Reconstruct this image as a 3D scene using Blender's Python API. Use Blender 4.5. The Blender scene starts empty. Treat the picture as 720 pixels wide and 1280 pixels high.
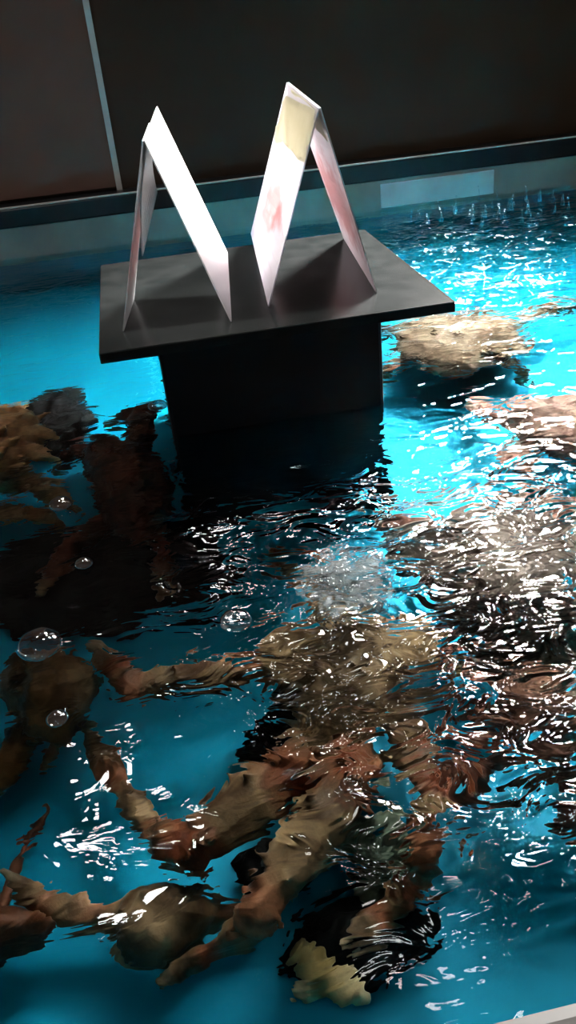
import bpy, bmesh, math, random
import numpy as np
from mathutils import Vector, Matrix, noise

random.seed(7)
C = bpy.context.scene.collection
sc = bpy.context.scene

# ------------------------------------------------------------------ camera
F, PITCH, ROLL, YAW, CAMZ = 1054.538, 0.53864, -0.10254, 0.13338, 0.42
cy, sy, cp, sp = math.cos(YAW), math.sin(YAW), math.cos(PITCH), math.sin(PITCH)
FWD = Vector((sy*cp, cy*cp, -sp))
R0 = Vector((cy, -sy, 0)); U0 = R0.cross(FWD)
RT = R0*math.cos(ROLL) + U0*math.sin(ROLL)
UP = -R0*math.sin(ROLL) + U0*math.cos(ROLL)
EYE = Vector((0, 0, CAMZ))
cd = bpy.data.cameras.new('camera'); cam = bpy.data.objects.new('camera', cd); C.objects.link(cam)
cam.matrix_world = Matrix(((RT.x, UP.x, -FWD.x, EYE.x), (RT.y, UP.y, -FWD.y, EYE.y), (RT.z, UP.z, -FWD.z, EYE.z), (0, 0, 0, 1)))
cd.sensor_fit = 'VERTICAL'; cd.sensor_height = 32.0; cd.lens = 32.0*F/1280
cd.clip_start = 0.02
sc.camera = cam

# measured layout (metres)
ZW, ZRIM, ZFLOOR = 0.08, 0.164, -0.14
YBACK, YNEAR = 1.575, 0.126
XL, XR = -0.75, 1.30
GROUND = -0.85
ZSPLIT = .040

def ray(x, y):
    return (FWD*F + RT*(x-360) - UP*(y-640)).normalized()
def at_z(x, y, z):
    d = ray(x, y); return EYE + d*((z-EYE.z)/d.z)
def at_y(x, y, Y):
    d = ray(x, y); return EYE + d*((Y-EYE.y)/d.y)
def under(x, y, z):
    """where the line of sight, bent by the water, comes to height z"""
    d = ray(x, y); p = EYE + d*((ZW-EYE.z)/d.z)
    n = Vector((0, 0, 1)); e = 1/1.333; c = -d.dot(n)
    t = d*e + n*(e*c - math.sqrt(1-e*e*(1-c*c)))
    return p + t*((z-p.z)/t.z)

# ------------------------------------------------------------------ helpers
def mesh_obj(name, bm, mats=None, parent=None, smooth=False):
    me = bpy.data.meshes.new(name)
    bm.normal_update(); bm.to_mesh(me); bm.free()
    if smooth:
        for p in me.polygons: p.use_smooth = True
    o = bpy.data.objects.new(name, me); C.objects.link(o)
    if mats is not None:
        for m in (mats if isinstance(mats, (list, tuple)) else [mats]): me.materials.append(m)
    if parent is not None: o.parent = parent
    return o
def tag(o, label=None, cat=None, group=None, kind=None):
    if label: o['label'] = label
    if cat: o['category'] = cat
    if group: o['group'] = group
    if kind: o['kind'] = kind
    return o
def empty(name, loc):
    o = bpy.data.objects.new(name, None); C.objects.link(o); o.location = loc; o.empty_display_size = .05
    return o
def add_box(bm, x0, x1, y0, y1, z0, z1, mat=0):
    vs = [bm.verts.new(v) for v in ((x0,y0,z0),(x1,y0,z0),(x1,y1,z0),(x0,y1,z0),(x0,y0,z1),(x1,y0,z1),(x1,y1,z1),(x0,y1,z1))]
    for f in ((3,2,1,0),(4,5,6,7),(0,1,5,4),(1,2,6,5),(2,3,7,6),(3,0,4,7)):
        fc = bm.faces.new([vs[i] for i in f]); fc.material_index = mat
    return vs
def bevel_mod(o, w, seg=2):
    m = o.modifiers.new('bevel', 'BEVEL'); m.width = w; m.segments = seg; m.limit_method = 'ANGLE'
def new_mat(name):
    m = bpy.data.materials.new(name); m.use_nodes = True
    nt = m.node_tree; b = nt.nodes['Principled BSDF']
    return m, nt, b
def noisy(name, c1, c2, scale=8, rough=.5, metal=0, bump=0, detail=4, spec=.5, rough2=None, coords='Object', stretch=None):
    m, nt, b = new_mat(name)
    tc = nt.nodes.new('ShaderNodeTexCoord')
    src = tc.outputs[coords]
    if stretch:
        mp = nt.nodes.new('ShaderNodeMapping'); mp.inputs['Scale'].default_value = stretch
        nt.links.new(src, mp.inputs['Vector']); src = mp.outputs['Vector']
    nz = nt.nodes.new('ShaderNodeTexNoise'); nz.inputs['Scale'].default_value = scale; nz.inputs['Detail'].default_value = detail
    nt.links.new(src, nz.inputs['Vector'])
    rp = nt.nodes.new('ShaderNodeValToRGB')
    rp.color_ramp.elements[0].position = .35; rp.color_ramp.elements[1].position = .68
    rp.color_ramp.elements[0].color = (*c1, 1); rp.color_ramp.elements[1].color = (*c2, 1)
    nt.links.new(nz.outputs['Fac'], rp.inputs['Fac']); nt.links.new(rp.outputs['Color'], b.inputs['Base Color'])
    b.inputs['Roughness'].default_value = rough; b.inputs['Metallic'].default_value = metal
    b.inputs['Specular IOR Level'].default_value = spec
    if bump:
        bp = nt.nodes.new('ShaderNodeBump'); bp.inputs['Strength'].default_value = bump; bp.inputs['Distance'].default_value = .004
        nt.links.new(nz.outputs['Fac'], bp.inputs['Height']); nt.links.new(bp.outputs['Normal'], b.inputs['Normal'])
    return m

# ------------------------------------------------------------------ materials
M = {}
M['wall'] = noisy('dark_brown_panel', (.050,.033,.019), (.066,.046,.028), 2.2, .42, spec=.35)
M['wall_left'] = noisy('brown_panel', (.20,.115,.088), (.27,.16,.12), 2.0, .5, spec=.3)
M['strip'] = noisy('dull_aluminium_strip', (.75,.72,.68), (.88,.85,.80), 30, .45, .0)
M['rim'] = noisy('black_rim_laminate', (.008,.008,.010), (.016,.016,.018), 30, .3, spec=.5)
M['band'] = noisy('grey_upper_wall', (.30,.28,.24), (.46,.42,.36), 9, .5)
M['liner'] = noisy('blue_tank_liner', (.0,.15,.20), (.0,.21,.28), 5, .45, spec=.08)
M['floor_blue'] = noisy('blue_tank_floor', (.0,.24,.37), (.0,.31,.46), 4, .5, spec=.08)
M['near_rim'] = noisy('grey_stone_rim', (.06,.056,.052), (.12,.11,.10), 35, .55, bump=.2, stretch=(.25,1,1))
M['outer'] = noisy('dark_tank_cladding', (.03,.03,.03), (.05,.05,.05), 10, .6)
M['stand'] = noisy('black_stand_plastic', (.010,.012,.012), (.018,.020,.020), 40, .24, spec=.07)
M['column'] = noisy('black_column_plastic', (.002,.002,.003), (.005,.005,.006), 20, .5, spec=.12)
M['plate'] = noisy('white_notice', (.62,.62,.60), (.75,.75,.73), 20, .6)
M['ground'] = noisy('dark_floor_tile', (.03,.028,.026), (.05,.048,.045), 6, .6)
M['ceiling'] = noisy('dark_ceiling_paint', (.02,.02,.02), (.03,.03,.03), 6, .8)
M['tape'] = noisy('yellowed_tape', (.74,.70,.52), (.86,.83,.68), 60, .35)
_nt = M['tape'].node_tree; _t = _nt.nodes.new('ShaderNodeBsdfTranslucent'); _t.inputs['Color'].default_value = (.85,.82,.68,1)
_m = _nt.nodes.new('ShaderNodeMixShader'); _m.inputs['Fac'].default_value = .6
_nt.links.new(_nt.nodes['Principled BSDF'].outputs[0], _m.inputs[1]); _nt.links.new(_t.outputs[0], _m.inputs[2]); _nt.links.new(_m.outputs[0], _nt.nodes['Material Output'].inputs['Surface'])

def card_mat(name, prints, base=(.80,.79,.80), glow=.006):
    """paper with soft red print patches given as (centre, radii) in the panel's own UV square; thin enough to glow when backlit"""
    m, nt, b = new_mat(name)
    uv = nt.nodes.new('ShaderNodeUVMap')
    col = None
    nz = nt.nodes.new('ShaderNodeTexNoise'); nz.inputs['Scale'].default_value = 9; nz.inputs['Detail'].default_value = 3
    nt.links.new(uv.outputs['UV'], nz.inputs['Vector'])
    prev = None
    for (cx, cy_, rx, ry, amt, rgb) in prints:
        mp = nt.nodes.new('ShaderNodeMapping'); mp.vector_type = 'POINT'
        mp.inputs['Location'].default_value = (-cx/rx, -cy_/ry, 0); mp.inputs['Scale'].default_value = (1/rx, 1/ry, 0)
        nt.links.new(uv.outputs['UV'], mp.inputs['Vector'])
        ln = nt.nodes.new('ShaderNodeVectorMath'); ln.operation = 'LENGTH'; nt.links.new(mp.outputs['Vector'], ln.inputs[0])
        ad = nt.nodes.new('ShaderNodeMath'); ad.operation = 'MULTIPLY_ADD'; ad.inputs[1].default_value = 1.2; nt.links.new(nz.outputs['Fac'], ad.inputs[0]); nt.links.new(ln.outputs['Value'], ad.inputs[2])
        mr = nt.nodes.new('ShaderNodeMapRange'); mr.interpolation_type = 'SMOOTHSTEP'
        mr.inputs['From Min'].default_value = 1.0; mr.inputs['From Max'].default_value = 1.75
        mr.inputs['To Min'].default_value = amt; mr.inputs['To Max'].default_value = 0
        nt.links.new(ad.outputs[0], mr.inputs['Value'])
        mx = nt.nodes.new('ShaderNodeMix'); mx.data_type = 'RGBA'
        nt.links.new(mr.outputs['Result'], mx.inputs['Factor'])
        if prev is None: mx.inputs['A'].default_value = (*base, 1)
        else: nt.links.new(prev, mx.inputs['A'])
        mx.inputs['B'].default_value = (*rgb, 1); prev = mx.outputs['Result']
    if prev is None: b.inputs['Base Color'].default_value = (*base, 1)
    else: nt.links.new(prev, b.inputs['Base Color'])
    b.inputs['Roughness'].default_value = .38
    tr = nt.nodes.new('ShaderNodeBsdfTranslucent')
    if prev is not None: nt.links.new(prev, tr.inputs['Color'])
    else: tr.inputs['Color'].default_value = (*base, 1)
    ms = nt.nodes.new('ShaderNodeMixShader'); ms.inputs["Fac"].default_value = glow
    nt.links.new(b.outputs['BSDF'], ms.inputs[1]); nt.links.new(tr.outputs['BSDF'], ms.inputs[2])
    nt.links.new(ms.outputs['Shader'], nt.nodes['Material Output'].inputs['Surface'])
    return m
PINK = (.72,.30,.29)
M['card_plain'] = card_mat('white_card', [])
M['card_left'] = card_mat('card_with_red_print', [(.5,.45,.8,.30,1.0,PINK)])
M['card_right'] = card_mat('card_with_faint_red_print', [(.50,.42,.34,.15,.8,PINK), (.42,.28,.28,.08,.7,PINK)], (.80,.77,.82), .42)
M['card_thin'] = card_mat('card_with_red_corner_print', [(.5,.42,.7,.30,1.0,(.50,.26,.25))])

def crab_mat():
    m, nt, b = new_mat('crab_shell')
    at = nt.nodes.new('ShaderNodeAttribute'); at.attribute_name = 'shell'
    tc = nt.nodes.new('ShaderNodeTexCoord')
    nz = nt.nodes.new('ShaderNodeTexNoise'); nz.inputs['Scale'].default_value = 90; nz.inputs['Detail'].default_value = 5
    nt.links.new(tc.outputs['Object'], nz.inputs['Vector'])
    mr = nt.nodes.new('ShaderNodeMapRange'); mr.inputs['From Min'].default_value=.3; mr.inputs['From Max'].default_value=.7; mr.inputs['To Min'].default_value=.33; mr.inputs['To Max'].default_value=.80
    nt.links.new(nz.outputs['Fac'], mr.inputs['Value'])
    mu = nt.nodes.new('ShaderNodeVectorMath'); mu.operation='SCALE'; nt.links.new(at.outputs['Color'], mu.inputs[0]); nt.links.new(mr.outputs['Result'], mu.inputs['Scale'])
    nt.links.new(mu.outputs['Vector'], b.inputs['Base Color'])
    b.inputs['Roughness'].default_value = .5; b.inputs['Specular IOR Level'].default_value = .12
    bp = nt.nodes.new('ShaderNodeBump'); bp.inputs['Strength'].default_value=.5; bp.inputs['Distance'].default_value=.003
    nt.links.new(nz.outputs['Fac'], bp.inputs['Height']); nt.links.new(bp.outputs['Normal'], b.inputs['Normal'])
    return m
M['crab'] = crab_mat()

def water_mat():
    m = bpy.data.materials.new('rippled_water'); m.use_nodes = True
    nt = m.node_tree; nt.nodes.clear()
    out = nt.nodes.new('ShaderNodeOutputMaterial')
    tc = nt.nodes.new('ShaderNodeTexCoord')
    at = nt.nodes.new('ShaderNodeAttribute'); at.attribute_name = 'chop'
    n1 = nt.nodes.new('ShaderNodeTexNoise'); n1.inputs['Scale'].default_value = 42; n1.inputs['Detail'].default_value = 2.5; n1.inputs['Distortion'].default_value = .8
    mp = nt.nodes.new('ShaderNodeMapping'); mp.inputs['Scale'].default_value = (.7, 1.15, 1); mp.inputs['Rotation'].default_value = (0,0,.12)
    nt.links.new(tc.outputs['Object'], mp.inputs['Vector']); nt.links.new(mp.outputs['Vector'], n1.inputs['Vector'])
    mul = nt.nodes.new('ShaderNodeMath'); mul.operation = 'MULTIPLY'
    nt.links.new(n1.outputs['Fac'], mul.inputs[0]); nt.links.new(at.outputs['Fac'], mul.inputs[1])
    bp = nt.nodes.new('ShaderNodeBump'); bp.inputs['Strength'].default_value = 1; bp.inputs['Distance'].default_value = .014
    nt.links.new(mul.outputs[0], bp.inputs['Height'])
    fr = nt.nodes.new('ShaderNodeFresnel'); fr.inputs['IOR'].default_value = 1.333; nt.links.new(bp.outputs['Normal'], fr.inputs['Normal'])
    rf = nt.nodes.new('ShaderNodeBsdfRefraction'); rf.inputs['IOR'].default_value = 1.333; rf.inputs['Roughness'].default_value = 0.0; rf.inputs['Color'].default_value = (.93,.98,1,1)
    gl = nt.nodes.new('ShaderNodeBsdfGlossy'); gl.inputs['Roughness'].default_value = .02
    for x in (rf, gl): nt.links.new(bp.outputs['Normal'], x.inputs['Normal'])
    ms = nt.nodes.new('ShaderNodeMixShader')
    nt.links.new(fr.outputs['Fac'], ms.inputs['Fac']); nt.links.new(rf.outputs['BSDF'], ms.inputs[1]); nt.links.new(gl.outputs['BSDF'], ms.inputs[2])
    nt.links.new(ms.outputs['Shader'], out.inputs['Surface'])
    return m
M['water'] = water_mat()

# ------------------------------------------------------------------ room shell
def struct(name, bm, m):
    o = mesh_obj(name, bm, m); o['kind'] = 'structure'; return o
YWALL = YBACK + .062
b = bmesh.new(); add_box(b, -2.2, 2.8, YWALL, YWALL+.1, GROUND, 2.4); struct('wall_back', b, M['wall'])
b = bmesh.new(); add_box(b, -2.2, 2.8, -1.6, YWALL, GROUND-.1, GROUND); struct('floor', b, M['ground'])
b = bmesh.new(); add_box(b, -2.2, 2.8, -1.6, YWALL, 2.4, 2.5); struct('ceiling', b, M['ceiling'])
# brown panel left of the metal strip
pa = at_y(150, 238, YWALL-.012); pb = at_y(105, 0, YWALL-.012)
sx = (pa.x+pb.x)/2
b = bmesh.new(); add_box(b, -2.2, sx-.004, YWALL-.010, YWALL, ZRIM+.006, 2.39); struct('wall_back_panel', b, M['wall_left'])
b = bmesh.new(); add_box(b, sx-.004, sx+.006, YWALL-.014, YWALL, pa.z, 2.39)
o = struct('trim_1', b, M['strip'])

# ------------------------------------------------------------------ tank
T = .045
tank = empty('seafood_tank', ((XL+XR)/2, (YBACK+YNEAR)/2, GROUND))
tag(tank, 'wide open blue-lined live seafood tank with a dark rim, full of rippling water', 'tank')
def tpart(name, bm, m, bev=0):
    o = mesh_obj(name, bm, m, tank); o.location = -tank.location
    if bev: bevel_mod(o, bev)
    return o
b = bmesh.new(); add_box(b, XL-T, XR+T, YNEAR-.09, YBACK+.06, GROUND, ZFLOOR-.02); tpart('base', b, M['outer'])
b = bmesh.new(); add_box(b, XL, XR, YNEAR, YBACK, ZFLOOR-.02, ZFLOOR); tpart('tank_bottom', b, M['floor_blue'])
b = bmesh.new()
add_box(b, XL-T, XR+T, YBACK, YBACK+.06, ZFLOOR-.02, ZSPLIT); add_box(b, XL-T, XR+T, YNEAR-.05, YNEAR, ZFLOOR-.02, ZSPLIT)
add_box(b, XL-T, XL, YNEAR, YBACK, ZFLOOR-.02, ZSPLIT); add_box(b, XR, XR+T, YNEAR, YBACK, ZFLOOR-.02, ZSPLIT)
tpart('liner', b, M['liner'])
b = bmesh.new()
add_box(b, XL-T, XR+T, YBACK, YBACK+.06, ZSPLIT, ZRIM-.032); add_box(b, XL-T, XL, YNEAR, YBACK, ZSPLIT, ZRIM-.032); add_box(b, XR, XR+T, YNEAR, YBACK, ZSPLIT, ZRIM-.032)
o = tpart('splash_band', b, M['band']); o['label'] = 'grey band of wall above the waterline'
b = bmesh.new(); add_box(b, XL-T, XR+T, YBACK-.004, YBACK+.060, ZRIM-.032, ZRIM); o = tpart('back_rim', b, M['rim'], .003)
b = bmesh.new(); add_box(b, XL-T, XR+T, YBACK-.003, YBACK+.003, ZRIM, ZRIM+.0022); o = tpart('edge_highlight', b, M['strip']); o['label'] = 'thin pale strip standing in for the lit edge of the far rim'  # pale strip added as the highlight on the rim's top edge
b = bmesh.new(); add_box(b, XL-T, XR+T, YNEAR-.09, YNEAR, ZSPLIT, ZRIM); o = tpart('near_rim', b, M['near_rim'], .006); o['label'] = 'grey stone-like near rim'

# ------------------------------------------------------------------ notice on the back wall of the tank
q = [at_y(475, 228, YBACK), at_y(617, 212, YBACK), at_y(618, 243, YBACK), at_y(476, 258, YBACK)]
zt = (q[0].z+q[1].z)/2; zb = zt-.06
b = bmesh.new(); add_box(b, q[0].x, q[1].x, YBACK-.004, YBACK, max(zb, ZW+.004), min(zt, ZRIM-.038))
o = mesh_obj('notice_plate', b, M['plate']); bevel_mod(o, .001); tag(o, 'plain pale rectangular plate on the far inside wall of the tank, just above the water', 'sign')

# ------------------------------------------------------------------ display stand
PX0, PX1, PY0, PY1, PZ = -.0536, .2671, .7130, 1.0274, .17875
stand = empty('display_stand', ((PX0+PX1)/2, (PY0+PY1)/2, ZFLOOR))
tag(stand, 'black square-topped stand rising out of the water and carrying two folded white cards', 'stand')
b = bmesh.new(); add_box(b, PX0, PX1, PY0, PY1, PZ-.010, PZ)
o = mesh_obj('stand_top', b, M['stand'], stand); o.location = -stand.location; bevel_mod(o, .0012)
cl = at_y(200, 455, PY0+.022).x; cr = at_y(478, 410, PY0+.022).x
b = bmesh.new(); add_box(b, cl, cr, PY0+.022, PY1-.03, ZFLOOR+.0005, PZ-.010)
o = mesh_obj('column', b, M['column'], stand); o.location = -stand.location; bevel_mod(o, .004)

# ------------------------------------------------------------------ folded cards
def sheet(name, A, B, Cc, D, m, parent, th=.0012, curl=0, n=14, mats_back=None):
    """a stiff paper panel: A-B top edge, D-C bottom edge (world points); curl bows it along its length"""
    bm = bmesh.new(); uvl = bm.loops.layers.uv.new('UVMap')
    nrm = (B-A).cross(D-A).normalized()
    rows = []
    for i in range(n+1):
        t = i/n; k = math.sin(t*math.pi)*curl
        l = A.lerp(D, t)+nrm*k; r = B.lerp(Cc, t)+nrm*k
        rows.append([bm.verts.new(l+nrm*th/2), bm.verts.new(r+nrm*th/2), bm.verts.new(r-nrm*th/2), bm.verts.new(l-nrm*th/2)])
    def face(vs, uvs):
        f = bm.faces.new(vs)
        for lp, u in zip(f.loops, uvs): lp[uvl].uv = u
    for i in range(n):
        a, c = rows[i], rows[i+1]; t0, t1 = 1-i/n, 1-(i+1)/n
        face((a[0], c[0], c[1], a[1]), ((0,t0),(0,t1),(1,t1),(1,t0)))
        face((a[2], c[2], c[3], a[3]), ((1,t0),(1,t1),(0,t1),(0,t0)))
        face((a[1], c[1], c[2], a[2]), ((1,t0),(1,t1),(1,t1),(1,t0)))
        face((a[3], c[3], c[0], a[0]), ((0,t0),(0,t1),(0,t1),(0,t0)))
    face(rows[0], ((0,1),(1,1),(1,1),(0,1))); face(rows[-1][::-1], ((0,0),(1,0),(1,0),(0,0)))
    bm.transform(Matrix.Translation(-parent.location))
    return mesh_obj(name, bm, m, parent)
ZP = PZ + .0006
# left card: near bottom corners on the stand, ridge runs away from the viewer
ln = at_z(154, 414, ZP); rn = at_z(289, 402, ZP)       # near feet of the two leaves
Ya = (ln.y+rn.y)/2
an = at_y(180, 176, Ya-.004)                            # near end of the ridge
rf = at_z(285, 318, ZP)                                 # far foot of right leaf
depth = Vector((0, 0, 0))
af = at_y(196, 133, Ya+.085)
rfar = at_z(284, 316, ZP)
lf = at_z(176, 347, ZP)
card = empty('folded_card', (ln+rn)/2); card.location.z = PZ
tag(card, 'folded white card with one brilliant plain leaf, on the black stand below the metal strip', 'card', 'folded cards on the black stand')
sheet('leaf', an, af, rfar, rn, M['card_plain'], card)['label'] = 'plain bright white leaf'
sheet('leaf', an+Vector((-.001,0,0)), an.lerp(af,.5)+Vector((-.001,0,0)), ln.lerp(lf,.55), ln, M['card_left'], card, curl=0)['label'] = 'leaf printed with a red patch'
# thin inner flap hanging from the ridge
i1 = at_y(183, 182, an.y+.012); i2 = at_y(192, 165, an.y+.05)
i3 = at_y(196, 240, an.y+.05); i4 = at_y(178, 320, an.y+.035)
sheet('flap', i1, i2, i3, i4, M['card_plain'], card, curl=.003)['label'] = 'narrow curled inner flap'
# right card
l2 = at_z(336, 383, ZP); r2 = at_z(471, 366, ZP)
Yb = (l2.y+r2.y)/2
a2 = at_y(389, 182, Yb+.012)
a2n = at_y(401, 132, Yb-.02)
a2f = at_y(359, 103, Yb+.085)
l2f = at_z(314, 292, ZP)
r2f = at_z(430, 298, ZP)
card2 = empty('folded_card', (l2+r2)/2); card2.location.z = PZ
tag(card2, 'folded white card with yellowed tape over its ridge, on the middle of the black stand', 'card', 'folded cards on the black stand')
an2 = at_y(399, 135, Yb-.004)
sheet('leaf', a2f, an2, l2, l2f, M['card_right'], card2)['label'] = 'leaf with faint pink print'
sheet('leaf', an2+Vector((.001,0,0)), a2f+Vector((.001,0,0)), r2f, r2, M['card_thin'], card2)['label'] = 'leaf with a dull red print on its inside'

# torn strip of yellowed tape folded over the ridge of the right card
def tape_patch(quad, off, rows, parent, seed):
    rnd = random.Random(seed); A, B, Cc, D = quad
    n = (B-A).cross(D-A).normalized()*off
    if n.dot(EYE-A) < 0: n = -n
    bm = bmesh.new(); g = []
    for i in range(rows+1):
        t = i/rows; lo = rnd.uniform(-.05, .03) if i else 0; hi = 1+rnd.uniform(-.03, .05)
        row = []
        for k in range(7):
            u = lo+(hi-lo)*k/6; tt = t*(1+(rnd.uniform(-.10, .06) if i == rows else 0))
            p = A.lerp(B, u).lerp(D.lerp(Cc, u), tt)+n*(1+rnd.uniform(-.1, .9))
            row.append(bm.verts.new(p))
        g.append(row)
    for i in range(rows):
        for k in range(6): bm.faces.new((g[i][k], g[i][k+1], g[i+1][k+1], g[i+1][k]))
    bm.transform(Matrix.Translation(-parent.location))
    bmesh.ops.solidify(bm, geom=bm.faces[:], thickness=.0006)
    o = mesh_obj('tape', bm, M['tape'], parent, smooth=True); o['label'] = 'yellowed translucent tape'; return o
tl, tr_ = a2f.lerp(an2, .05), an2.copy()
tape_patch((a2f.lerp(an2,.12).lerp(l2f, .05), an2.lerp(l2, .01), an2.lerp(l2, .25), a2f.lerp(l2f, .30)), .0016, 7, card2, 3)
tape_patch((an2.lerp(r2, .01), an2.lerp(a2f, .8), a2f.lerp(r2f, .12), an2.lerp(r2, .16)), .0016, 5, card2, 4)

# ------------------------------------------------------------------ lights
def area(name, loc, target, sx_, sy_, power, col=(1,1,1), spread=180):
    l = bpy.data.lights.new(name, 'AREA'); l.shape = 'RECTANGLE'; l.size = sx_; l.size_y = sy_; l.energy = power; l.color = col; l.spread = math.radians(spread)
    o = bpy.data.objects.new(name, l); C.objects.link(o); o.location = loc
    o.rotation_euler = (Vector(target)-Vector(loc)).to_track_quat('-Z', 'Y').to_euler(); return o
def mirror_dir(x, y):
    d = ray(x, y); p = EYE + d*((ZW-EYE.z)/d.z); return p, Vector((d.x, d.y, -d.z))
p, d = mirror_dir(600, 560)
KEY = Vector((.70, 1.42, .80))
key = area('key_lamp', KEY, (.34, .88, 0), .22, .22, 30, (1,.97,.93), 80)
p, d = mirror_dir(132, 1035)
fill = area('ceiling_lamp', p + d*2.0, p, .08, .12, 1.6, (1,.97,.93), 150)
for (mx_, my_, dist, size, watt) in ((270, 690, 1.9, .10, .7), (430, 905, 1.8, .12, .8), (640, 1010, 1.8, .12, .8), (520, 1195, 2.0, .16, .9)):
    p, d = mirror_dir(mx_, my_)
    t_ = min(dist, (2.35-p.z)/d.z, (YWALL-.1-p.y)/d.y)
    area('ceiling_spot_and_fill', p + d*t_, p, size, size*.6, watt, (1,.97,.93), 150)
area('ceiling_spot_and_fill', (-.75, -.35, 1.9), (0, .7, 0), .15, .15, 1.8, (1,.95,.88), 110)  # added fill light behind the camera, brightens faces turned to the viewer
area('added_card_fill', (-.95, .80, 1.25), (.0, .84, .29), .08, .08, .55, (1,.96,.92), 16)  # added narrow fill that brightens the left card's printed leaf
w = bpy.data.worlds.new('world'); sc.world = w; w.use_nodes = True
w.node_tree.nodes['Background'].inputs['Color'].default_value = (1,.88,.72,1); w.node_tree.nodes['Background'].inputs['Strength'].default_value = .022

# ------------------------------------------------------------------ water surface
def build_water():
    st = .004
    xs = np.arange(XL, XR+st/2, st); ys = np.arange(YNEAR, YBACK+st/2, st)
    X, Y = np.meshgrid(xs, ys)
    rng = np.random.default_rng(5)
    # disturbance is strongest on the right-hand half, where the inflow churns it
    s1 = at_z(610, 700, ZW); s2 = at_z(590, 320, ZW); s3 = at_z(670, 960, ZW)
    def bump(s, r): return np.exp(-(((X-s.x)**2+(Y-s.y)**2)/(r*r)))
    chop = .045 + .06*np.clip((Y-.45)/.3, 0, 1) + .85*np.clip(bump(s1, .18)+bump(s2, .28)*.9+bump(s3,.07)*.9, 0, 1)
    Z = np.zeros_like(X)
    for i in range(90):
        lam = .022*(6.0**rng.random()); th = rng.normal(math.pi/2, .75); ph = rng.random()*6.28
        k = 2*math.pi/lam
        amp = .0052*lam**1.05
        wx = X+.012*np.sin(9*Y+i); wy = Y+.012*np.sin(11*X+2*i)
        Z += amp*np.sin(k*(wx*math.cos(th)+wy*math.sin(th))+ph)
    Z *= chop
    Z += ZW
    ny, nx = X.shape
    co = np.stack([X, Y, Z], -1).reshape(-1, 3)
    idx = np.arange(nx*ny).reshape(ny, nx)
    f = np.stack([idx[:-1,:-1], idx[:-1,1:], idx[1:,1:], idx[1:,:-1]], -1).reshape(-1, 4)
    me = bpy.data.meshes.new('water')
    me.vertices.add(len(co)); me.vertices.foreach_set('co', co.astype(np.float32).ravel())
    me.loops.add(f.size); me.loops.foreach_set('vertex_index', f.astype(np.int32).ravel())
    me.polygons.add(len(f)); me.polygons.foreach_set('loop_start', np.arange(0, f.size, 4, dtype=np.int32))
    me.update(calc_edges=True)
    me.polygons.foreach_set('use_smooth', np.ones(len(f), dtype=bool))
    a = me.attributes.new('chop', 'FLOAT', 'POINT'); a.data.foreach_set('value', chop.astype(np.float32).ravel())
    me.materials.append(M['water'])
    o = bpy.data.objects.new('water', me); C.objects.link(o)
    tag(o, 'clear rippling water filling the blue seafood tank', 'water', kind='stuff')
build_water()

def clear_mat(name, ior, boost, col=(1,1,1)):
    m = bpy.data.materials.new(name); m.use_nodes = True; nt = m.node_tree; nt.nodes.clear()
    out = nt.nodes.new('ShaderNodeOutputMaterial'); lw = nt.nodes.new('ShaderNodeLayerWeight'); lw.inputs['Blend'].default_value = boost
    tr = nt.nodes.new('ShaderNodeBsdfTransparent'); gl = nt.nodes.new('ShaderNodeBsdfGlossy'); gl.inputs['Roughness'].default_value = .06; gl.inputs['Color'].default_value = (*col, 1)
    ms = nt.nodes.new('ShaderNodeMixShader'); nt.links.new(lw.outputs['Facing'], ms.inputs['Fac']); nt.links.new(tr.outputs[0], ms.inputs[1]); nt.links.new(gl.outputs[0], ms.inputs[2])
    nt.links.new(ms.outputs[0], out.inputs['Surface']); return m
M['bubble'] = clear_mat('bubble_film', 1.33, .55)
def foam_mat():
    m, nt, b = new_mat('white_foam'); b.inputs['Base Color'].default_value = (.5,.52,.51,1); b.inputs['Roughness'].default_value = .2
    tr = nt.nodes.new('ShaderNodeBsdfTransparent'); ms = nt.nodes.new('ShaderNodeMixShader'); ms.inputs['Fac'].default_value = .28
    nt.links.new(tr.outputs[0], ms.inputs[1]); nt.links.new(b.outputs[0], ms.inputs[2]); nt.links.new(ms.outputs[0], nt.nodes['Material Output'].inputs['Surface']); return m
M['foam'] = foam_mat()
# bubbles riding on the water
for (px, py, rp, lab) in ((50, 808, 27, 'largest round air bubble on the shaded water'), (76, 632, 14, 'air bubble on the dark water below the orange spiny crab'), (295, 778, 20, 'flattish air bubble on the dark water beside the foam'),
                          (72, 900, 13, 'small air bubble over the dark brown crab'), (197, 509, 12, 'pale round air bubble against the black column'), (105, 706, 11, 'tiny air bubble alone on the blackest water')):
    p = at_z(px, py, ZW); r = rp*(p-EYE).length/F
    bm = bmesh.new(); bmesh.ops.create_uvsphere(bm, u_segments=28, v_segments=16, radius=1)
    for v in bm.verts:
        n = v.co.copy(); v.co = Vector((n.x*r, n.y*r, max(n.z, -.12)*r*.62))*(1+.05*noise.noise(n*2+Vector((px,0,0))))
    o = mesh_obj('air_bubble', bm, M['bubble'], smooth=True); o.location = p+Vector((0,0,.001)); tag(o, lab, 'bubble', 'air bubbles on the water')
# churned white foam rising in front of the stand
bm = bmesh.new(); rnd = random.Random(4)
for i in range(420):
    a_ = rnd.random()*6.283; q_ = rnd.random()**.6
    p = under(432+62*q_*math.cos(a_), 725+46*q_*math.sin(a_), rnd.uniform(.02, .072))
    rr = rnd.uniform(.0012, .0042)*(1.25-q_*.6)
    bmesh.ops.create_icosphere(bm, subdivisions=2, radius=rr, matrix=Matrix.Translation(p)@Matrix.Rotation(rnd.random()*3,4,'Z')@Matrix.Diagonal((rnd.uniform(1,2.2),1,.7,1)))
o = mesh_obj('foam', bm, M['foam'], smooth=True); tag(o, 'pale grey patch of churned foam just before the black column', 'foam', kind='stuff')
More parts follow.
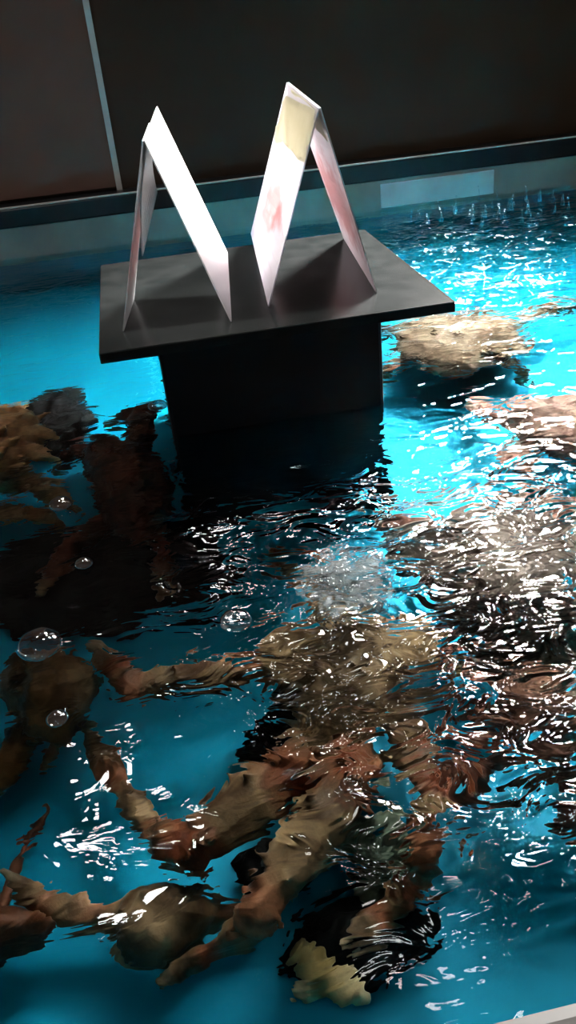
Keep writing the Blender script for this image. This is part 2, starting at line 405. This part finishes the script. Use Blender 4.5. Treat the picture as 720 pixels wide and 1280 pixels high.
# little spikes and drops thrown up by the inflow at the far wall
bm = bmesh.new()
for i in range(46):
    p = at_z(rnd.uniform(505, 715), rnd.uniform(238, 285), ZW)
    h_ = rnd.uniform(.004, .022); r_ = rnd.uniform(.0012, .0028)
    bmesh.ops.create_cone(bm, cap_ends=True, segments=8, radius1=r_*1.8, radius2=r_*.3, depth=h_, matrix=Matrix.Translation(p+Vector((0,0,h_/2))))
    if rnd.random() < .6: bmesh.ops.create_icosphere(bm, subdivisions=2, radius=r_, matrix=Matrix.Translation(p+Vector((rnd.uniform(-.003,.003),0,h_+r_*rnd.uniform(.6,4)))))
o = mesh_obj('splash', bm, clear_mat('splash_water', 1.33, .55), smooth=True); tag(o, 'sparkling splashes and drops in front of the pale plate on the tank wall', 'splash', kind='stuff')

# ------------------------------------------------------------------ crabs
def lin(p, q, t): return tuple(a+(b_-a)*t for a, b_ in zip(p, q))
def remeshed(bm, voxel):
    me = bpy.data.meshes.new('tmp'); bm.to_mesh(me); bm.free()
    o = bpy.data.objects.new('tmp', me); C.objects.link(o)
    m = o.modifiers.new('r', 'REMESH'); m.mode = 'VOXEL'; m.voxel_size = voxel; m.use_smooth_shade = True
    s = o.modifiers.new('s', 'SMOOTH'); s.factor = .5; s.iterations = 1
    dg = bpy.context.evaluated_depsgraph_get(); dg.update()
    out = bpy.data.meshes.new_from_object(o.evaluated_get(dg))
    bpy.data.objects.remove(o); bpy.data.meshes.remove(me)
    return out
def ball(bm, c, r, sub=2):
    m = Matrix.Translation(c)@(Matrix.Diagonal((*r, 1)) if isinstance(r, tuple) else Matrix.Scale(r, 4))
    bmesh.ops.create_icosphere(bm, subdivisions=sub, radius=1, matrix=m)
def cone(bm, a, b_, r1, r2, seg=10):
    d = b_-a
    if d.length < 1e-5: return
    m = Matrix.Translation((a+b_)/2)@d.to_track_quat('Z', 'Y').to_matrix().to_4x4()
    bmesh.ops.create_cone(bm, cap_ends=True, segments=seg, radius1=r1, radius2=max(r2, 1e-4), depth=d.length, matrix=m)
def crab(label, name, body, legs, pal, spines=26, spine_len=.3, seed=0, group=None, cat='crab', voxel=.0022, joints_extra=()):
    """body: (px, py, z, rx_px, ry_px, height_m, turn) ; legs: lists of (px, py, z, radius_px)"""
    rnd = random.Random(seed)
    bm = bmesh.new(); jl = []; tips = []
    if body:
        px, py, z, rx, ry, hz, turn = body
        c = under(px, py, z)
        ex = under(px+rx, py, z)-c; ey = under(px, py-ry, z)-c
        a, bb = ex.length, ey.length
        # heart-shaped carapace: domed top, flatter belly, regions set off by grooves
        tmp = bmesh.new(); bmesh.ops.create_icosphere(tmp, subdivisions=4, radius=1)
        rot = Matrix.Rotation(turn, 4, 'Z')
        for v in tmp.verts:
            n = v.co.copy(); w_ = 1+.10*math.cos(3*math.atan2(n.y, n.x))
            g = .06*math.sin(5*n.x+seed)*math.sin(6*n.y)+.07*noise.noise(n*3.1+Vector((seed, 0, 0)))
            zz = n.z*(hz if n.z > 0 else hz*.6)
            v.co = rot@Vector((n.x*a*w_*(1+g), n.y*bb*w_*(1+g), zz*(1+g*1.5)))+c
        me = bpy.data.meshes.new('t'); tmp.to_mesh(me); tmp.free(); bm.from_mesh(me); bpy.data.meshes.remove(me)
        for i in range(spines):
            th = rnd.random()*6.283; el = rnd.uniform(.05, 1.3)
            n = Vector((math.cos(th)*math.cos(el), math.sin(th)*math.cos(el), math.sin(el)))
            s = rot@Vector((n.x*a*.96, n.y*bb*.96, n.z*hz*.96))+c
            ln_ = min(a, bb)*spine_len*rnd.uniform(.5, 1)
            dd = (rot@Vector((n.x/a, n.y/bb, n.z/hz))).normalized()
            cone(bm, s-dd*.003, s+dd*ln_, ln_*.36, .0006, 7)
    for leg in legs:
        pts = []
        for (px, py, z, rp) in leg:
            q = under(px, py, z); pts.append((q, max(.0016, rp*(q-EYE).length/F*.96)))
        for i in range(len(pts)-1):
            (p0, r0), (p1, r1) = pts[i], pts[i+1]
            mid = p0.lerp(p1, .35); rm = max(r0, r1)*1.08
            cone(bm, p0, mid, r0*.78, rm); cone(bm, mid, p1, rm, r1*.80)
            L = (p1-p0).length
            for k in range(int(L/.008)):                       # rows of blunt spines along the segment
                t = rnd.random(); pc = p0.lerp(p1, t); rr = r0+(r1-r0)*t
                if rr < .005: continue
                d = Vector((rnd.gauss(0,1), rnd.gauss(0,1), rnd.gauss(.8,.7))); ax = (p1-p0).normalized()
                d = (d-ax*d.dot(ax)).normalized()
                cone(bm, pc+d*rr*.7, pc+d*(rr*1.0+rr*.55)+ax*rr*.3, rr*.30, .0006, 6)
        for i, (p0, r0) in enumerate(pts):
            ball(bm, p0, r0*(.92 if 0 < i < len(pts)-1 else .92))
            if 0 < i < len(pts)-1: jl.append((p0, r0*1.5))
        tips.append((pts[-1][0], pts[-1][1]*3+.006))
    me = remeshed(bm, voxel); me.name = name
    nv = len(me.vertices); co = np.empty(nv*3, dtype=np.float32); me.vertices.foreach_get('co', co); co = co.reshape(-1, 3)
    col = np.ones((nv, 4), dtype=np.float32)
    no = [noise.noise(Vector(v)*26+Vector((seed*3, 0, 0))) for v in co]; no2 = [noise.noise(Vector(v)*75) for v in co]
    t = np.clip(.5+.95*np.array(no)+.6*np.array(no2), 0, 1)[:, None]
    base = np.array(pal[0])*(1-t)+np.array(pal[1])*t
    for (p0, r0) in jl:
        dd = np.linalg.norm(co-np.array(p0), axis=1); k = np.clip(1.25-dd/(r0*.95), 0, 1)[:, None]*.88
        base = base*(1-k)+np.array(pal[2])*k
    for (p0, r0) in tips:
        dd = np.linalg.norm(co-np.array(p0), axis=1); k = np.clip(1-dd/r0, 0, 1)[:, None]*.7
        base = base*(1-k)+np.array(pal[3])*k
    col[:, :3] = base
    at = me.color_attributes.new('shell', 'FLOAT_COLOR', 'POINT'); at.data.foreach_set('color', col.ravel())
    me.materials.clear(); me.materials.append(M['crab'])
    low = float(co[:, 2].min()); ctr = co.mean(0)
    o = bpy.data.objects.new(name, me); C.objects.link(o)
    me.transform(Matrix.Translation((-float(ctr[0]), -float(ctr[1]), -low))); o.location = (float(ctr[0]), float(ctr[1]), max(low, ZFLOOR+.0005))
    return tag(o, label, cat, group)

BR = ((.10,.050,.022), (.42,.27,.13), (.36,.07,.025), (.55,.42,.25))
TAN = ((.16,.10,.06), (.40,.29,.19), (.38,.14,.06), (.6,.5,.35))
RED = ((.06,.018,.010), (.20,.06,.03), (.22,.04,.02), (.4,.25,.12))
ORG = ((.40,.18,.07), (.85,.46,.20), (.42,.13,.04), (.62,.40,.2))
PNK = ((.28,.15,.11), (.55,.36,.28), (.45,.18,.12), (.6,.45,.35))
YEL = ((.40,.30,.10), (.62,.52,.26), (.55,.38,.14), (.7,.62,.4))
GRN = ((.05,.06,.04), (.17,.20,.14), (.12,.10,.05), (.3,.3,.2))
G = 'crabs in the seafood tank'

crab('big brown crab spreading four long legs towards the near rim, below the foam', 'crab', (440, 842, -.05, 112, 76, .045, .3), [
    [(370,835,-.06,24), (325,832,-.05,23), (165,866,-.05,19), (146,835,-.05,19), (118,810,-.05,12)],
    [(400,920,-.06,30), (365,965,-.05,33), (235,1062,-.06,27), (195,1045,-.08,17), (145,975,-.09,17), (112,905,-.10,8)],
    [(450,920,-.06,30), (445,965,-.04,35), (325,1135,-.05,30), (320,1158,-.07,20), (270,1185,-.09,14), (200,1226,-.11,7)],
    [(520,920,-.06,25), (543,965,-.05,27), (540,1045,-.06,24), (520,1110,-.09,18), (478,1150,-.10,13), (430,1180,-.098,6)],
    [(430,775,-.06,22), (400,730,-.06,20), (350,700,-.09,15), (330,690,-.12,7)],
], BR, seed=1, group=G)
crab('small brown crab with one arm stretched out flat over the blue bottom', 'crab', (205, 1152, -.10, 62, 44, .028, .1), [
    [(165,1150,-.105,22), (120,1146,-.105,19), (55,1130,-.10,13), (5,1092,-.085,6)],
    [(250,1140,-.105,20), (290,1140,-.11,18), (318,1150,-.12,12)],
    [(240,1185,-.115,16), (190,1195,-.12,14), (150,1190,-.125,10)],
], ((.14,.075,.035), (.46,.30,.15), (.36,.10,.04), (.6,.45,.25)), spines=20, seed=2, group=G)
crab('round reddish-brown crab cut off by the frame beside the small brown crab', 'crab', (2, 1172, -.10, 58, 33, .03, 0), [
    [(0,1140,-.11,7), (30,1060,-.12,6), (62,1010,-.125,4)],
], ((.10,.035,.015), (.22,.08,.035), (.3,.08,.03), (.4,.2,.1)), spines=14, spine_len=.15, seed=3, group=G)
crab('orange crab with long pointed spines fanned out over the dark water by the far rock', 'crab', (-25, 560, -.01, 70, 45, .06, 0), [
    [(0,530,.0,22), (35,535,.01,14), (72,548,.01,4)], [(0,555,.0,20), (30,560,.01,14), (74,575,.01,4)], [(-10,520,.0,18), (20,512,.01,12), (50,535,.01,4)],
    [(0,600,-.06,24), (50,605,-.06,18), (95,640,-.09,10)], [(0,640,-.08,16), (40,640,-.09,14), (80,660,-.12,6)],
], ORG, spines=24, spine_len=.5, seed=4, group=G)
crab('dark red crab in the shade beside the stand', 'crab', (158, 602, -.055, 48, 60, .045, .2), [
    [(172,560,-.06,20), (180,512,-.05,17), (140,530,-.08,11)], [(140,590,-.07,16), (100,560,-.08,14), (75,590,-.12,8)],
    [(185,650,-.07,16), (210,690,-.08,14), (200,740,-.10,8)], [(140,650,-.07,18), (90,680,-.08,14), (50,740,-.10,8)],
], RED, seed=5, group=G)
crab('dark brown crab in half shade directly under the largest round bubble', 'crab', (62, 868, -.07, 52, 52, .045, .4), [
    [(70,840,-.06,16), (95,832,-.05,15), (108,850,-.05,10)],
    [(40,900,-.09,18), (15,950,-.10,22), (-20,1000,-.12,12)],
    [(90,900,-.09,12), (70,930,-.11,10), (55,960,-.13,6)],
], ((.07,.03,.012), (.26,.13,.045), (.38,.16,.05), (.55,.36,.18)), spines=26, seed=6, group=G)
crab('reddish-brown crab under thick glints near the side of the frame', 'crab', (680, 905, -.055, 92, 56, .05, -.3), [
    [(600,930,-.07,26), (575,960,-.08,24), (560,1010,-.10,18)], [(700,950,-.07,20), (720,1000,-.09,18), (740,1060,-.12,10)],
    [(610,880,-.07,22), (585,850,-.07,20), (590,820,-.12,12)],
], ((.12,.05,.03), (.36,.18,.11), (.36,.09,.05), (.55,.4,.3)), seed=7, group=G)
crab('grey-brown crab beneath the densest glints behind the foam', 'crab', (620, 690, -.05, 120, 62, .05, .5), [
    [(560,680,-.06,24), (520,650,-.05,24), (470,640,-.09,16)], [(680,690,-.06,24), (715,650,-.06,22), (760,640,-.1,14)],
    [(690,750,-.06,22), (740,780,-.06,20), (780,830,-.1,12)],
], ((.14,.09,.07), (.40,.30,.23), (.32,.10,.06), (.55,.42,.3)), seed=8, group=G)
crab('pale tan crab just beyond the bright cyan patch, past the corner of the stand', 'crab', (570, 425, -.045, 85, 32, .05, 0), [
    [(510,420,-.05,15), (480,410,-.04,14), (440,430,-.09,9)], [(520,440,-.06,13), (490,460,-.06,12), (470,480,-.12,6)],
    [(640,410,-.05,15), (690,380,-.04,13), (730,390,-.1,8)], [(620,445,-.06,12), (650,460,-.08,10), (660,480,-.12,6)],
], TAN, seed=9, group=G)
crab('pinkish crab at the edge of the bright cyan patch', 'crab', (700, 535, -.05, 70, 36, .05, .2), [
    [(650,530,-.06,16), (610,520,-.06,15), (590,500,-.1,8)], [(660,560,-.06,16), (640,590,-.07,15), (660,620,-.12,8)],
], PNK, seed=10, group=G)
crab('pale yellow crab claw lying by itself on the tank bottom', 'crab_claw', None, [
    [(380,1186,-.105,11), (398,1212,-.105,19), (424,1230,-.105,18), (452,1246,-.11,10)], [(408,1222,-.105,15), (388,1238,-.11,11), (368,1243,-.11,7)],
], YEL, seed=11, cat='claw', voxel=.002)

def rock(label, px, py, z, rx, ry, h, m, seed):
    c = under(px, py, z); a = (under(px+rx, py, z)-c).length; bb = (under(px, py-ry, z)-c).length
    bm = bmesh.new(); bmesh.ops.create_icosphere(bm, subdivisions=5, radius=1)
    for v in bm.verts:
        n = v.co.copy(); g = 1+.35*noise.noise(n*1.4+Vector((seed, 0, 0)))+.16*noise.noise(n*3.3+Vector((0, seed, 0)))+.06*noise.noise(n*8)
        v.co = Vector((n.x*a*g, n.y*bb*g, max(n.z*h*g, -(c.z-ZFLOOR)+.0005)))
    o = mesh_obj('rock', bm, m, smooth=True); o.location = c
    return tag(o, label, 'rock')
M['rock_green'] = noisy('mossy_rock', (.05,.07,.045), (.20,.24,.16), 30, .7, bump=.5, spec=.08)
M['rock_and_shade'] = noisy('dark_rock_and_shade', (.004,.004,.004), (.016,.016,.015), 25, .7, bump=.5, spec=.08)  # near-black, for the far rock and the mounds added as shade
rock('mossy green rock under the legs of the big brown crab', 478, 1065, -.105, 52, 48, .04, M['rock_green'], 3)
M['rock_tan'] = noisy('brown_rock', (.10,.065,.045), (.24,.17,.12), 28, .7, bump=.5, spec=.08)
rock('flat near-black mound added as shade in the gap below the big brown crab, under the pale yellow claw', 455, 1172, -.128, 95, 46, .022, M['rock_and_shade'], 11)  # added mound; its near-black colour stands in for the crab's shadow
rock('near-black mound added as shade between two legs of the big brown crab', 345, 1085, -.128, 46, 40, .02, M['rock_and_shade'], 14)  # another added mound, darkening the gap between legs as shadow would
rock('dark mound added as shade under the front edge of the big brown crab', 345, 925, -.125, 45, 30, .03, M['rock_and_shade'], 17)  # dark mound put in place of shadow under the crab
rock('broad near-black mound added to deepen the shade on the bottom, between the spiny crab and the round bubble', 135, 722, -.13, 155, 60, .022, M['rock_and_shade'], 21)  # added dark mound that blackens the bottom inside the stand's shadow
rock('brown rock filling the space between the two crabs under the thick glints', 635, 800, -.13, 130, 46, .026, M['rock_tan'], 5)
rock('near-black rock behind the orange spiny crab', 64, 525, -.10, 46, 28, .05, M['rock_and_shade'], 8)

# ------------------------------------------------------------------ render look
sc.view_settings.view_transform = 'Standard'; sc.view_settings.look = 'None'; sc.view_settings.gamma = 1; sc.view_settings.use_curve_mapping = False
sc.view_settings.exposure = 0
sc.cycles.use_denoising = True
sc.cycles.blur_glossy = 1.0
sc.cycles.caustics_refractive = True; sc.cycles.caustics_reflective = False
sc.cycles.max_bounces = 10; sc.cycles.sample_clamp_indirect = 0
